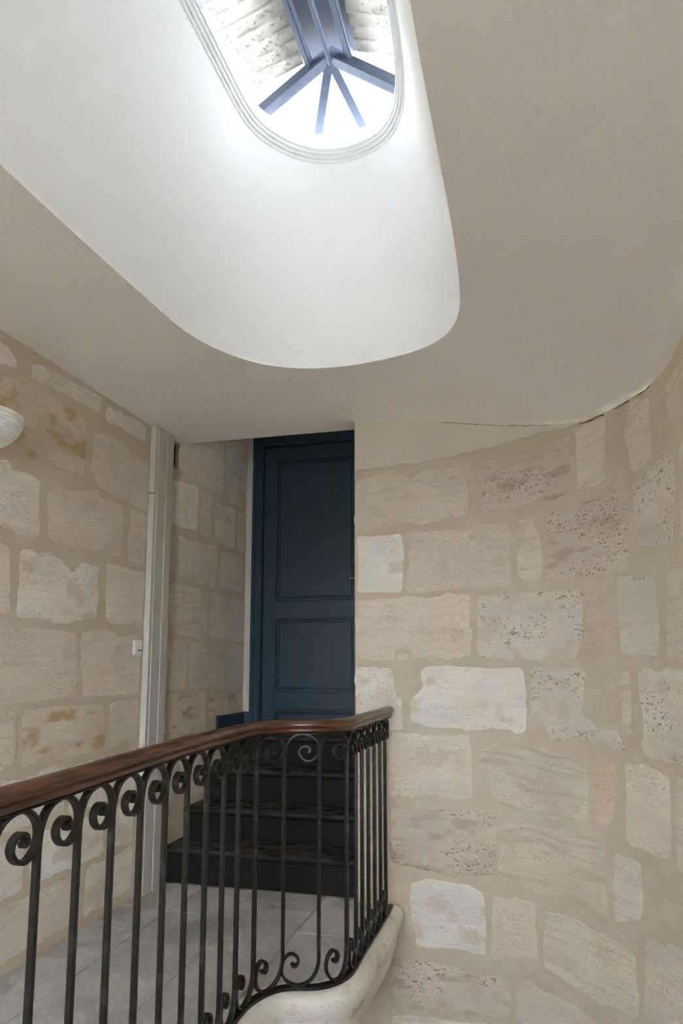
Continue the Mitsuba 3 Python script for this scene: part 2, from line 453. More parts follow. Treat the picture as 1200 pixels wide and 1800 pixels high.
LEFT = '''1:1.840,2.247 2.020,2.242 2.078,2.247 2.122,2.215 2.126,2.171 2.027,2.159 1.849,2.156
1:2.189,2.233 2.231,2.255 2.341,2.258 2.631,2.282 2.669,2.274 2.668,2.189 2.513,2.189 2.348,2.184 2.194,2.170
1:2.696,2.250 2.754,2.252 2.900,2.267 3.042,2.267 3.039,2.187 2.907,2.183 2.823,2.193 2.702,2.174
9:1.853,2.110 2.031,2.124 2.180,2.156 2.303,2.151 2.571,2.142 2.566,1.877 2.374,1.874 2.055,1.855 1.878,1.846
0:2.618,2.088 2.703,2.125 2.844,2.134 2.913,2.100 3.092,2.094 3.092,1.839 2.849,1.851 2.665,1.859 2.596,1.927
1:1.841,1.815 2.059,1.814 2.116,1.830 2.130,1.791 2.232,1.804 2.283,1.795 2.292,1.563 2.180,1.565 2.082,1.561 1.866,1.552
0:2.326,1.821 2.505,1.811 2.667,1.843 2.684,1.812 2.883,1.835 2.886,1.586 2.632,1.564 2.501,1.552 2.342,1.572
0:2.934,1.824 3.102,1.831 3.094,1.560 2.920,1.564
0:1.868,1.527 2.087,1.513 2.145,1.509 2.163,1.260 1.895,1.254
1:2.191,1.506 2.380,1.529 2.480,1.493 2.508,1.465 2.569,1.514 2.700,1.516 2.712,1.282 2.526,1.246 2.314,1.249 2.198,1.256
0:2.750,1.531 3.104,1.543 3.090,1.250 2.771,1.268
0:1.882,1.223 2.114,1.217 2.568,1.222 2.591,0.946 2.140,0.932 1.910,0.931
0:2.592,1.218 2.744,1.235 3.084,1.207 3.078,0.933 2.615,0.945
0:1.912,0.909 2.142,0.912 2.229,0.915 2.247,0.716 2.161,0.706 1.934,0.678
6:2.253,0.916 2.792,0.918 2.808,0.707 2.547,0.705 2.272,0.703
2:2.823,0.919 3.095,0.919 3.083,0.723 2.839,0.708
0:3.411,2.298 3.993,2.487 4.013,2.123 3.397,2.135
4:4.026,2.498 4.364,2.605 4.369,2.116 4.064,2.107
1:3.328,2.081 3.649,2.114 3.652,1.843 3.333,1.824
0:3.706,2.103 3.823,2.118 3.840,1.832 3.694,1.832
0:3.872,2.077 4.203,2.095 4.200,1.824 3.886,1.827
0:4.229,2.086 4.369,2.102 4.364,1.821 4.242,1.823
2:3.421,1.776 3.888,1.800 3.946,1.770 3.903,1.540 3.437,1.538
0:3.324,1.788 3.392,1.777 3.387,1.566 3.327,1.570
0:3.983,1.782 4.365,1.792 4.359,1.545 3.980,1.548
2:3.343,1.515 3.815,1.512 3.802,1.227 3.339,1.233
0:3.860,1.503 4.371,1.517 4.374,1.232 3.846,1.228
0:3.329,1.211 3.559,1.201 3.563,0.944 3.341,0.946
2:3.599,1.196 4.080,1.197 4.079,0.927 3.602,0.943
0:4.113,1.197 4.376,1.204 4.379,0.917 4.128,0.925
6:3.342,0.930 3.821,0.911 3.837,0.660 3.342,0.697
6:3.850,0.910 4.372,0.899 4.378,0.783 3.917,0.776 3.865,0.657'''
RIGHT = '''0:0.008,1.989 0.119,2.017 0.289,1.988 0.332,2.035 0.375,2.031 0.560,2.037 0.566,1.765 0.356,1.762 0.145,1.756 0.008,1.749
3:0.625,2.034 0.942,2.056 1.104,2.056 1.093,1.794 0.930,1.799 0.625,1.786
2:1.122,2.064 1.211,2.095 1.308,2.068 1.300,1.932 1.289,1.811 1.173,1.794 1.114,1.785 1.126,1.923
2:1.467,2.077 1.605,2.035 1.592,1.808 1.533,1.792 1.459,1.790 1.411,1.917 1.423,1.991
2:1.735,2.026 1.805,2.029 2.093,1.987 2.049,1.838 1.807,1.877 1.770,1.874
8:0.008,1.712 0.236,1.725 0.239,1.598 0.229,1.424 0.007,1.425
0:0.264,1.721 0.496,1.737 0.767,1.740 0.765,1.426 0.489,1.429 0.254,1.427
2:0.798,1.735 0.883,1.736 0.923,1.646 0.927,1.469 0.899,1.434 0.827,1.437 0.789,1.482
3:0.950,1.744 1.047,1.739 1.173,1.756 1.419,1.747 1.401,1.425 1.137,1.435 0.936,1.441
4:1.438,1.750 1.528,1.775 1.747,1.792 1.787,1.760 1.767,1.593 1.727,1.468 1.460,1.502 1.433,1.604
0:1.859,1.766 2.100,1.734 2.015,1.437 1.782,1.468
0:0.007,1.393 0.281,1.409 0.565,1.408 0.567,1.114 0.277,1.108 0.006,1.099
4:0.593,1.403 0.840,1.407 1.131,1.390 1.124,1.225 1.084,1.096 0.758,1.098 0.585,1.114
5:1.147,1.384 1.214,1.381 1.224,1.283 1.291,1.267 1.288,1.115 1.113,1.095
4:1.318,1.423 1.580,1.401 1.559,1.106 1.304,1.102
2:1.651,1.402 1.912,1.376 1.830,1.088 1.607,1.095
1:0.003,1.075 0.181,1.075 0.185,0.954 0.228,0.927 0.226,0.776 0.002,0.769
1:0.304,1.072 0.818,1.073 0.815,0.781 0.529,0.785 0.251,0.800 0.260,0.901 0.329,0.981
4:0.843,1.074 0.987,1.074 1.124,1.068 1.093,0.885 1.177,0.837 1.275,0.834 1.353,0.758 1.277,0.755 1.213,0.771 1.132,0.757 1.079,0.775 0.934,0.757 0.898,0.792 0.899,0.823 0.837,0.839
2:1.296,1.060 1.371,1.061 1.365,0.792 1.301,0.847 1.297,0.954
4:1.422,1.066 1.824,1.066 1.753,0.741 1.598,0.748 1.414,0.749 1.418,0.932
0:0.159,0.759 0.555,0.766 0.548,0.474 0.156,0.462
7:0.588,0.717 0.745,0.752 0.951,0.721 1.113,0.671 1.115,0.594 1.096,0.460 0.869,0.434 0.681,0.454 0.628,0.484 0.618,0.582 0.592,0.630
5:1.136,0.695 1.258,0.723 1.263,0.586 1.233,0.486 1.134,0.430 1.128,0.563
0:1.305,0.732 1.419,0.726 1.589,0.717 1.565,0.419 1.422,0.419 1.288,0.416
0:1.628,0.719 1.815,0.731 1.742,0.383 1.589,0.404
3:0.158,0.422 0.400,0.427 0.660,0.425 0.658,0.163 0.460,0.123 0.156,0.162
7:0.679,0.399 0.895,0.413 1.175,0.401 1.184,0.103 1.045,0.125 0.856,0.132 0.664,0.141
0:1.218,0.379 1.370,0.377 1.372,0.222 1.351,0.168 1.206,0.110
1:0.243,0.091 0.329,0.116 0.512,0.117 0.590,0.081 0.597,-0.188 0.504,-0.183 0.272,-0.189 0.238,-0.008
0:0.622,0.080 0.828,0.092 0.832,-0.120 0.610,-0.203
2:0.860,0.077 1.097,0.066 1.326,0.043 1.314,-0.189 1.108,-0.208 0.849,-0.170
3:0.155,-0.233 0.451,-0.251 0.697,-0.246 0.697,-0.414 0.447,-0.451 0.153,-0.462
0:0.717,-0.229 0.998,-0.250 1.211,-0.322 0.707,-0.511
0:1.364,0.134 1.707,0.189 1.660,-0.101 1.337,-0.169
0:0.153,-0.480 0.446,-0.468 0.690,-0.439 0.683,-0.651 0.150,-0.756
0:1.343,-0.185 1.657,-0.119 1.633,-0.286 1.324,-0.416'''
for tone, o in read(LEFT):
    low = o[0][0] < 3.3
    stone(left_pt, o, tone, 'wall_left', zmax=(lambda a: HC - 0.012 + 0 * a) if low else None)
for tone, o in read(RIGHT):
    stone(right_pt, o, tone, 'wall_right', zmax=lambda a: np.interp(a, ZS, ZC) - 0.008)


def courses(pt, parent, a0, a1, z0, z1, h, lo, hi, seed, tones=(0, 0, 1, 2, 0)):
    """Regular courses where the photograph shows the wall only in glimpses."""
    r = np.random.default_rng(seed)
    z = z1
    while z - h > z0 - 0.05:
        a = a0 - r.uniform(0, 0.2)
        while a < a1:
            w = r.uniform(lo, hi)
            b = min(a + w, a1)
            if b - max(a, a0) > 0.07:
                stone(pt, [(max(a, a0), z), (b, z + r.uniform(-.008, .008)), (b, z - h + 0.03), (max(a, a0), z - h + 0.03 + r.uniform(-.008, .008))],
                      tones[r.integers(len(tones))], parent)
            a = b + 0.028
        z -= h


courses(left_pt, 'wall_left', 1.0, 3.075, 0.015, 0.672, 0.222, 0.30, 0.55, 5, (1, 8, 8, 1))
courses(left_pt, 'wall_left', 3.30, 3.90, 0.30, 0.63, 0.30, 0.25, 0.4, 6)
courses(left_pt, 'wall_left', 0.55, 1.81, 0.70, 2.23, 0.31, 0.40, 0.65, 8)
courses(right_pt, 'wall_right', 0.15, 2.1, -1.2, -0.80, 0.33, 0.35, 0.6, 9)

# mortar patched over the stones beside the end of the handrail
pz = sg.Polygon([(0.190, 1.150), (0.222, 1.158), (0.268, 1.152), (0.280, 1.120), (0.292, 1.010), (0.318, 0.975), (0.300, 0.945), (0.268, 0.925),
                 (0.240, 0.915), (0.236, 0.79), (0.222, 0.79), (0.220, 0.918), (0.196, 0.925), (0.190, 1.02)])
hole = sg.Polygon([(0.204, 1.118), (0.212, 1.132), (0.252, 1.132), (0.258, 1.09), (0.240, 1.075), (0.226, 1.066), (0.206, 1.078)])


def patch(pt, poly, parent, name, d, bs):
    pts = []
    for r in [poly.exterior] + list(poly.interiors):
        k = max(12, int(r.length / 0.012))
        pts.append(np.array([r.interpolate(i / k, normalized=True).coords[0] for i in range(k)]))
    pts = [p + (meshkit.noise(np.c_[p * 60, p[:, :1] * 0 + j], 4)[:, None] - 0.5) * 0.006 for j, p in enumerate(pts)]
    allp = np.vstack(pts)
    tri = Delaunay(allp).simplices
    c = allp[tri].mean(1)
    tri = tri[shapely.contains_xy(sg.Polygon(pts[0], pts[1:]).buffer(0), c[:, 0], c[:, 1])]
    n = len(allp)
    P = pt(np.r_[allp[:, 0], allp[:, 0]], np.r_[allp[:, 1], allp[:, 1]], np.r_[np.full(n, d), np.full(n, -0.004)])
    f, o = [tri], 0
    for p in pts:
        m = len(p)
        i = np.arange(m) + o
        j = (np.arange(m) + 1) % m + o
        f += [np.c_[i, j, j + n], np.c_[i, j + n, i + n]]
        o += m
    mesh = trimesh.Trimesh(P, np.vstack(f), process=False)
    sm(parent + '__' + name, mesh, bs)


patch(right_pt, sg.Polygon(pz.exterior, [hole.exterior]), 'wall_right', 'mortar_patch', 0.0045, 'm_mortar')

# smooth plaster band between the stones and the ceiling
bs_ = np.linspace(0.0, 1.22, 90)
low = np.interp(bs_, [0, 0.12, 0.22, 0.34, 0.45, 0.68, 0.93, 1.06, 1.20], [2.038, 2.052, 2.066, 2.068, 2.082, 2.098, 2.106, 2.092, 2.083])
low = low + (meshkit.noise(np.c_[bs_ * 26, bs_ * 0, bs_ * 0], 2) - 0.5) * 0.010
hi_ = np.maximum(np.interp(bs_, ZS, ZC) + 0.01, low + 0.001)
rows = [right_pt(bs_, low, -0.003 + 0 * bs_), right_pt(bs_, low, 0.006 + 0 * bs_), right_pt(bs_, low * 0.3 + hi_ * 0.7, 0.008 + 0 * bs_), right_pt(bs_, hi_, 0.008 + 0 * bs_)]
sm('wall_right__plaster_band', ring_sweep(np.stack(rows, 1), False, False), 'm_band', 40)
tag('wall_right__plaster_band', 'smooth beige plaster band under the ceiling')

# ------------------------------------------------------------------ ceiling, shaft and skylight
FRONT = np.array([(-1.197, 0.9), (-1.190, 1.55), (-1.180, 1.85), (-1.170, 2.06), (-1.152, 2.23), (-1.100, 2.38), (-1.002, 2.523), (-0.866, 2.610), (-0.680, 2.641),
                  (-0.462, 2.608), (-0.330, 2.553), (-0.246, 2.478), (-0.192, 2.373), (-0.163, 2.200), (-0.154, 2.000), (-0.155, 1.6), (-0.156, 0.9)])
RIM = np.array([(-0.9455, 0.8), (-0.946, 1.3), (-0.9465, 1.7), (-0.947, 2.05), (-0.944, 2.17), (-0.928, 2.26), (-0.866, 2.375), (-0.769, 2.462), (-0.660, 2.497), (-0.550, 2.486),
                (-0.450, 2.435), (-0.375, 2.33), (-0.338, 2.19), (-0.322, 2.05), (-0.312, 1.8), (-0.308, 1.3), (-0.306, 0.8)])
ZR = 3.10


def loop(front, n):
    f = spline(front, n)
    b = f[::-1].copy()
    b[:, 1] = 1.62 - b[:, 1]
    return np.vstack([f, b])


LOW, TOP = loop(FRONT, 120), loop(RIM, 120)
hole = sg.Polygon(LOW)


def ceil_z(x, y):
    s = wall_s(x, y)
    wp = right_pt(s, 0 * s, 0 * s)[..., :2]
    dw = np.hypot(x - wp[..., 0], y - wp[..., 1])
    P = shapely.points(x, y)
    ds = shapely.distance(P, hole)
    w = 1 - dw / (dw + ds + 1e-6)
    fade = np.clip((x + 1.0) / 0.55, 0, 1)
    return HC - (HC - np.interp(s, ZS, ZC)) * w ** 1.15 * fade


sgrid = np.linspace(0, SC + CY - YB, 300)
rp = right_pt(sgrid, 0 * sgrid, -0.02 + 0 * sgrid)[:, :2]
yl = np.linspace(YB, 3.405, 160)
outer = np.vstack([np.c_[np.full(160, XL - 0.01), yl], np.c_[np.linspace(XL, -0.79, 50), np.linspace(3.407, 3.41, 50)], rp, np.c_[np.linspace(0.5, XL, 60), np.full(60, YB)]])
region = sg.Polygon(outer).buffer(0).difference(hole)
gx, gy = np.meshgrid(np.arange(XL, 0.6, 0.05), np.arange(YB, 3.45, 0.05))
g = np.c_[gx.ravel(), gy.ravel()]
rin = region.buffer(-0.02)
g = g[shapely.contains_xy(rin, g[:, 0], g[:, 1])]
allp = np.vstack([outer, LOW, g])
tri = Delaunay(allp).simplices
c = allp[tri].mean(1)
tri = tri[shapely.contains_xy(region, c[:, 0], c[:, 1])]
cz = ceil_z(allp[:, 0], allp[:, 1])
sm('ceiling', trimesh.Trimesh(np.c_[allp, cz], tri, process=False), 'm_plaster', True)
tag('ceiling', 'off-white plaster ceiling with a long rounded opening under the skylight', kind='structure')
sm('ceiling__edge_face', box(XL - 0.2, -0.77, 3.33, 3.409, HC + 0.001, 2.86), 'm_plaster')
sm('ceiling__upper_ceiling', box(XL - 0.2, -0.6, 3.40, YD + 0.2, 2.80, 2.86), 'm_plaster')

lz = ceil_z(LOW[:, 0], LOW[:, 1])
rings = []
for t in np.linspace(0, 1, 14):
    e = t + 0.10 * math.sin(math.pi * t) * (1 - t)        # slightly bellied plaster
    xy = LOW * (1 - e) + TOP * e
    rings.append(np.c_[xy, lz * (1 - t) + ZR * t])
rings.insert(1, np.c_[LOW + (TOP - LOW) * 0.004, lz + 0.006])
rings = [np.vstack([r, r[:1]]) for r in rings]
sm('ceiling__shaft', ring_sweep(np.array(rings), False, False), 'm_shaft', 60)
tag('ceiling__shaft', 'white tapering plaster shaft up to the skylight')

# hairline cracks where the ceiling meets the plaster band and the stones
for a, b, r0 in ((0.44, 1.00, 0.0011), (1.16, 1.30, 0.0024), (1.36, 1.46, 0.0026), (1.50, 1.62, 0.0016)):
    cs_ = np.linspace(a, b, 40)
    wob = (meshkit.noise(np.c_[cs_ * 40, cs_ * 0, cs_ * 0], 8) - 0.5) * 0.006
    cp = right_pt(cs_, np.interp(cs_, ZS, ZC) - 0.003 + wob, 0.0085 if b < 1.1 else 0.002)
    cw = r0 * (0.4 + meshkit.noise(np.c_[cs_ * 60, cs_ * 0, cs_ * 0], 9))
    sm('ceiling__crack', ring_sweep(np.stack([cp + np.c_[cw * 0 - cw * math.cos(q) * 0.5, -cw * math.cos(q) * 0.5, cw * math.sin(q)] for q in np.linspace(0, 2 * math.pi, 5, endpoint=False)], 1)), 'm_trim_dark')
tag('ceiling__crack', 'thin dark crack along the ceiling edge')

# rim moulding: three stepped rolls round the glazed opening
cen = np.c_[np.full(len(TOP), -0.63), np.clip(TOP[:, 1], -0.5, 2.15)]
inn = cen - TOP
inn /= np.linalg.norm(inn, axis=1, keepdims=True)
prof = [(-0.02, -0.010), (0.0, -0.012), (0.004, -0.009), (0.0045, 0.000), (0.011, 0.001), (0.014, 0.004), (0.0145, 0.012), (0.020, 0.013), (0.023, 0.016), (0.0235, 0.026), (0.028, 0.027), (0.030, 0.031), (0.030, 0.060), (-0.02, 0.060)]
rr = np.stack([np.c_[TOP + inn * a, np.full(len(TOP), ZR + b)] for a, b in prof], 1)
rr = np.vstack([rr, rr[:1]])
sm('window_1__rim', ring_sweep(rr, True, False), 'm_rim', 22)
tag('window_1__rim', 'white stepped moulding round the skylight opening')
tag('window_1', 'long skylight with corrugated side sheets and a glazed rounded end', kind='structure')

# roof lantern
RX, RZ, RY = -0.65, 3.42, 2.335
apex = np.array([RX, RY, RZ])
SL = 0.35
EAVE = 0.62
feet = [np.array(q) for q in ((-1.09, 2.40, 3.20), (-0.854, 2.75, 3.20), (-0.50, 2.757, 3.20), (-0.283, 2.40, 3.20))]
for flip in (False, True):                                     # a glazed fan at each end of the lantern
    F = (lambda p: np.array([p[0], 1.62 - p[1], p[2]])) if flip else (lambda p: np.array(p))
    A = F(apex)
    for k, ft in enumerate(feet):
        nm = 'hip_bar' if k in (0, 3) else 'glazing_bar'
        w = 0.042 if k in (0, 3) else 0.034
        sm('window_1__' + nm, join(bar(A, F(ft), w, 0.03), bar(A + (0, 0, 0.025), F(ft) + (0, 0, 0.025), w * 0.45, 0.03)), 'm_frame')
    up = np.array([0, 0, 0.028])
    for k in range(3):
        sm('window_1__pane', trimesh.Trimesh([A + up, F(feet[k]) + up, F(feet[k + 1]) + up], [[0, 1, 2]], process=False), 'm_roof_glass')
for x in (-0.082, 0.0, 0.078):
    w = 0.03 if x else 0.016
    sm('window_1__ridge_rail', join(box(RX + x - w / 2, RX + x + w / 2, 1.62 - RY, RY, RZ - 0.03, RZ, 0.004), box(RX + x - w * 0.2, RX + x + w * 0.2, 1.62 - RY, RY, RZ - 0.04, RZ - 0.03)), 'm_frame')
sm('window_1__ridge_cap', join(bar((RX - 0.005, 1.55 - RY, RZ + 0.075), (RX - 0.005, RY + 0.07, RZ + 0.075), 0.42, 0.012)), 'm_cap')


def sheet(side, y0, y1, lap):
    n = int((y1 - y0) / 0.0076 / 2) * 2
    y = np.linspace(y0, y1, n)
    u = np.linspace(0.108, EAVE, 7)
    rows = []
    for a in u:
        z = RZ + 0.022 - SL * (a - 0.08) + 0.012 * np.sin(y / 0.056 * 2 * math.pi) + lap
        rows.append(np.c_[np.full(n, RX + side * a), y, z])
    return ring_sweep(np.array(rows), False, False)


for side in (-1, 1):
    for k, (a, b) in enumerate(((1.30, 2.37), (0.26, 1.36), (-0.75, 0.32))):
        m = sheet(side, a, b, 0.006 * (k % 2))
        # the sheets stop at the hip
        if k == 0:
            v = m.vertices
            lim = RY + (np.abs(v[:, 0] - RX) - 0.0) * 0.22 - 0.01
            m.vertices = np.c_[v[:, 0], np.minimum(v[:, 1], lim), v[:, 2]]
        if k == 2:
            v = m.vertices
            m.vertices = np.c_[v[:, 0], np.maximum(v[:, 1], 1.62 - RY - np.abs(v[:, 0] - RX) * 0.22 + 0.01), v[:, 2]]
        sm('window_1__corrugated_sheet', m, 'm_sheet', True)
# kerb under the lantern
kerb = []
for a, z in ((0.0, ZR + 0.06), (0.0, 3.22), (-0.10, 3.24), (-0.40, 3.16)):
    kerb.append(np.c_[TOP - inn * (-a) * 1.0 + inn * 0.0, np.full(len(TOP), z)])
kerb = [np.vstack([r, r[:1]]) for r in kerb]
sm('window_1__kerb', ring_sweep(np.array(kerb), False, False), 'm_shaft', 20)
# ------------------------------------------------------------------ landing: flagstones and the stone edge
RAIL = spline([(-0.870, -1.25), (-0.870, -0.6), (-0.871, 0.4), (-0.873, 0.95), (-0.876, 1.25), (-0.882, 1.55), (-0.888, 1.85), (-0.892, 2.10), (-0.880, 2.285),
               (-0.815, 2.385), (-0.705, 2.424), (-0.643, 2.500), (-0.626, 2.65), (-0.622, 2.9), (-0.619, 3.262)], 420)
RS = np.r_[0, np.cumsum(np.linalg.norm(np.diff(RAIL, axis=0), axis=1))]
RT = np.gradient(RAIL, RS, axis=0)
RT /= np.linalg.norm(RT, axis=1, keepdims=True)


def rail(s, off=0.0):
    """The point of the balustrade's line at arc length s, off to its right (over the stairwell)."""
    s = np.asarray(s, float)
    p = np.stack([np.interp(s, RS, RAIL[:, k]) for k in (0, 1)], -1)
    t = np.stack([np.interp(s, RS, RT[:, k]) for k in (0, 1)], -1)
    t /= np.linalg.norm(t, axis=-1, keepdims=True)
    q = p + np.stack([t[..., 1], -t[..., 0]], -1) * np.asarray(off)[..., None]
    over = np.maximum(s - RS[-1], 0)[..., None]
    return q + t * over


def dip(s):
    """The handrail sinks a little towards the viewer's end."""
    return -0.024 * np.maximum(1.75 - np.interp(s, RS, RAIL[:, 1]), 0)


def rail_s(x, y):
    return RS[np.argmin(np.hypot(RAIL[:, 0] - x, RAIL[:, 1] - y))]


ev = np.linspace(0, RS[-1] + 0.035, 260)
floor_edge = rail(ev, np.full(len(ev), -0.045))
land = sg.Polygon([tuple(p) for p in floor_edge] + [(CORNER[0], 3.30), (CORNER[0], 3.34), (XL, 3.34), (XL, -1.25)]).buffer(0)
sm('floor', prism(land, -0.20, -0.012), 'm_mortar')
tag('floor', 'landing paved with worn grey stone flags', kind='structure')
FID = [0]


def flag(x0, x1, y0, y1):
    p = sg.box(x0 + 0.0012, y0 + 0.0012, x1 - 0.0012, y1 - 0.0012).intersection(land.buffer(-0.002))
    if p.is_empty or p.area < 0.004:
        return
    p = max(getattr(p, 'geoms', [p]), key=lambda q: q.area).simplify(0.002)
    FID[0] += 1
    dz = RNG.uniform(-0.0015, 0.0015)
    top = p.buffer(-0.003)
    m = join(prism(p, -0.03, -0.002 + dz), prism(top, -0.01, dz))
    sm('floor__flagstone', m, 'm_slab', False, uv=np.tile([[FID[0] + 0.5, 0.5]], (len(m.vertices), 1)))


for x0, x1, cuts in ((-1.81, -1.56, (-1.6, -0.6, 0.5, 1.35, 2.10, 2.74, 3.36)), (-1.56, -1.217, (-1.6, -0.3, 0.7, 1.6, 2.42, 2.98, 3.36)), (-1.217, -0.935, (-1.6, 0.1, 1.0, 1.85, 2.64, 3.12, 3.36)),
                     (-0.935, -0.55, (-1.6, -0.2, 0.9, 1.7, 2.33, 2.88, 3.36))):
    for a, b in zip(cuts, cuts[1:]):
        flag(x0, x1, a, b)

prof = [(-0.05, 0.0005), (0.018, 0.0), (0.034, -0.003), (0.048, -0.012), (0.056, -0.026), (0.059, -0.045), (0.055, -0.066), (0.046, -0.088), (0.036, -0.115), (0.026, -0.150), (0.018, -0.20), (-0.05, -0.20)]
ring = np.stack([np.c_[rail(ev, np.full(len(ev), a)), np.full(len(ev), b)] for a, b in prof], 1)
sm('floor__landing_edge', ring_sweep(ring, True, True), 'm_edge', 35)
tag('floor__landing_edge', 'rounded cream stone edge under the balustrade')
sm('floor__lower_floor', box(-2.0, 0.7, YB, 3.6, -2.7, -2.6), 'm_slab')
# stair flight rising along the right wall behind and below the viewer
sm('floor__lower_landing', box(-0.80, 0.51, YB, 0.50, -0.75, -0.55, 0.004), 'm_step')
for k in range(7):
    sm('floor__lower_step', box(-0.80, 0.51, 0.50 + 0.27 * k, 0.80 + 0.27 * k, -0.95 - 0.17 * k, -0.72 - 0.17 * k, 0.006), 'm_step')

# ------------------------------------------------------------------ stair up to the door
NY, NZ = [3.335, 3.565, 3.80, 4.03], [0.166, 0.318, 0.489, 0.655]
XR = CORNER[0] - 0.001
prev = 0.0
for k, (y, z) in enumerate(zip(NY, NZ)):
    back = NY[k + 1] + 0.03 if k < 3 else YD + 0.06
    sm('staircase__riser', box(XL + 0.002, XR - 0.003, y + 0.018, y + 0.045, prev + 0.001, z - 0.034), 'm_step')
    n = 14
    th = np.linspace(math.pi / 2, 3 * math.pi / 2, 9)
    pr = [(back, z)] + [(y + 0.017 + 0.017 * math.cos(t), z - 0.017 + 0.017 * math.sin(t)) for t in th] + [(back, z - 0.034)]
    xs = np.linspace(XL + 0.002, XR - 0.003, n)
    rg = []
    for i, x in enumerate(xs):
        w = (meshkit.noise(np.array([[x * 5, k * 9.0, 0]]), 1)[0] - 0.5) * 0.006
        rg.append([(x, a + (w if j < 10 and j else 0), b + (-abs(w) * 0.6 if 0 < j < 5 else 0)) for j, (a, b) in enumerate(pr)])
    sm('staircase__tread', ring_sweep(np.array(rg), True, True), 'm_step', 30)
    prev = z
tag('staircase', 'short flight of four dark worn wooden steps up to the blue door', 'stairs')

# ------------------------------------------------------------------ door
Y0 = YD
fx0, fx1, lx0, lx1 = -1.754, -0.885, -1.684, -0.955
zb, zt = 0.655, 2.565
fr = join(box(fx0, lx0 - 0.002, Y0 - 0.012, Y0 + 0.08, zb, 2.72, 0.003), box(lx1 + 0.002, fx1, Y0 - 0.012, Y0 + 0.08, zb, 2.72, 0.003), box(lx0 - 0.002, lx1 + 0.002, Y0 - 0.012, Y0 + 0.08, zt + 0.003, 2.72, 0.003),
          box(fx0 - 0.004, fx0 + 0.020, Y0 - 0.024, Y0, zb, 2.735, 0.004), box(fx0, fx1, Y0 - 0.024, Y0, 2.66, 2.70, 0.004), box(lx0 - 0.022, lx0 - 0.010, Y0 - 0.018, Y0, zb, zt + 0.02, 0.003),
          box(lx0 - 0.022, lx1 + 0.02, Y0 - 0.018, Y0, zt + 0.012, zt + 0.024, 0.003))
sm('door_1__frame', fr, 'm_door')
PZ = [(1.500, 2.468), (0.900, 1.386), (0.665, 0.792)]
px0, px1 = -1.596, -1.045
leaf = [box(lx0, px0, Y0 + 0.012, Y0 + 0.052, zb, zt, 0.003), box(px1, lx1, Y0 + 0.012, Y0 + 0.052, zb, zt, 0.003)]
zs = [zt] + [v for a, b in PZ for v in (b, a)] + [zb]
for a, b in zip(zs[0::2], zs[1::2]):
    if a - b > 0.005:
        leaf.append(box(px0, px1, Y0 + 0.012, Y0 + 0.052, b, a, 0.002))
sm('door_1__leaf', join(*leaf), 'm_door')
for a, b in PZ:
    sm('door_1__panel', box(px0 - 0.005, px1 + 0.005, Y0 + 0.026, Y0 + 0.045, a - 0.005, b + 0.005), 'm_door')
    mm = []
    for off, w, pr_ in ((-0.002, 0.014, 0.004), (0.022, 0.010, 0.018)):
        x0, x1, z0, z1 = px0 + off, px1 - off, a + off, b - off
        if z1 - z0 < 0.05:
            continue
        for q in ((x0, x1, z0, z0 + w), (x0, x1, z1 - w, z1), (x0, x0 + w, z0, z1), (x1 - w, x1, z0, z1)):
            mm.append(box(q[0], q[1], Y0 + pr_, Y0 + 0.03, q[2], q[3], 0.003))
    sm('door_1__panel_moulding', join(*mm), 'm_door')
hp = spline([(-1.000, Y0 + 0.012, 1.632), (-1.000, Y0 - 0.025, 1.632), (-1.004, Y0 - 0.045, 1.633), (-1.03, Y0 - 0.05, 1.634), (-1.075, Y0 - 0.05, 1.632)], 24)
hr = []
for i, p in enumerate(hp):
    t = hp[min(i + 1, 23)] - hp[max(i - 1, 0)]
    t /= np.linalg.norm(t)
    a = np.cross(t, (0, 0, 1.0))
    a /= np.linalg.norm(a)
    b = np.cross(a, t)
    hr.append([p + 0.0075 * (a * math.cos(q) + b * math.sin(q)) for q in np.linspace(0, 2 * math.pi, 10, endpoint=False)])
sm('door_1__handle', join(ring_sweep(np.array(hr), True, True), box(-1.018, -0.982, Y0 + 0.006, Y0 + 0.0125, 1.53, 1.70, 0.003)), 'm_steel', 30)
tag('door_1__handle', 'small metal lever handle')
tag('door_1', 'dark blue panelled door at the top of the dark steps', kind='structure')

# ------------------------------------------------------------------ trims
sm('trim_1__board', box(XL - 0.003, -1.764, 3.112, 3.262, 0.0, HC - 0.001, 0.003), 'm_trim')
sm('trim_1__edge_strip', box(-1.768, -1.761, 3.196, 3.264, 0.0, HC - 0.012, 0.0015), 'm_trim')
for z0, z1 in ((0.0, 1.931), (1.936, HC - 0.004)):
    sm('trim_1__cover_strip', box(-1.7985, -1.7665, 3.086, 3.111, z0, z1, 0.003), 'm_trim')
tag('trim_1', 'pale grey boxed pipe casing standing floor to ceiling on the left wall', kind='structure')
sm('trim_2', box(XL - 0.003, fx0 - 0.003, Y0 - 0.016, Y0 + 0.09, 0.775, 2.78, 0.003), 'm_trim')
tag('trim_2', 'narrow grey strip between the stone wall and the blue door frame', kind='structure')
sm('baseboard_left', join(box(XL - 0.003, XL + 0.014, 3.965, Y0 - 0.001, 0.655, 0.772, 0.003), box(XL + 0.012, fx0 + 0.025, Y0 - 0.030, Y0 - 0.010, 0.655, 0.774, 0.003)), 'm_door')
tag('baseboard_left', 'short dark blue skirting board beside the door', kind='structure')

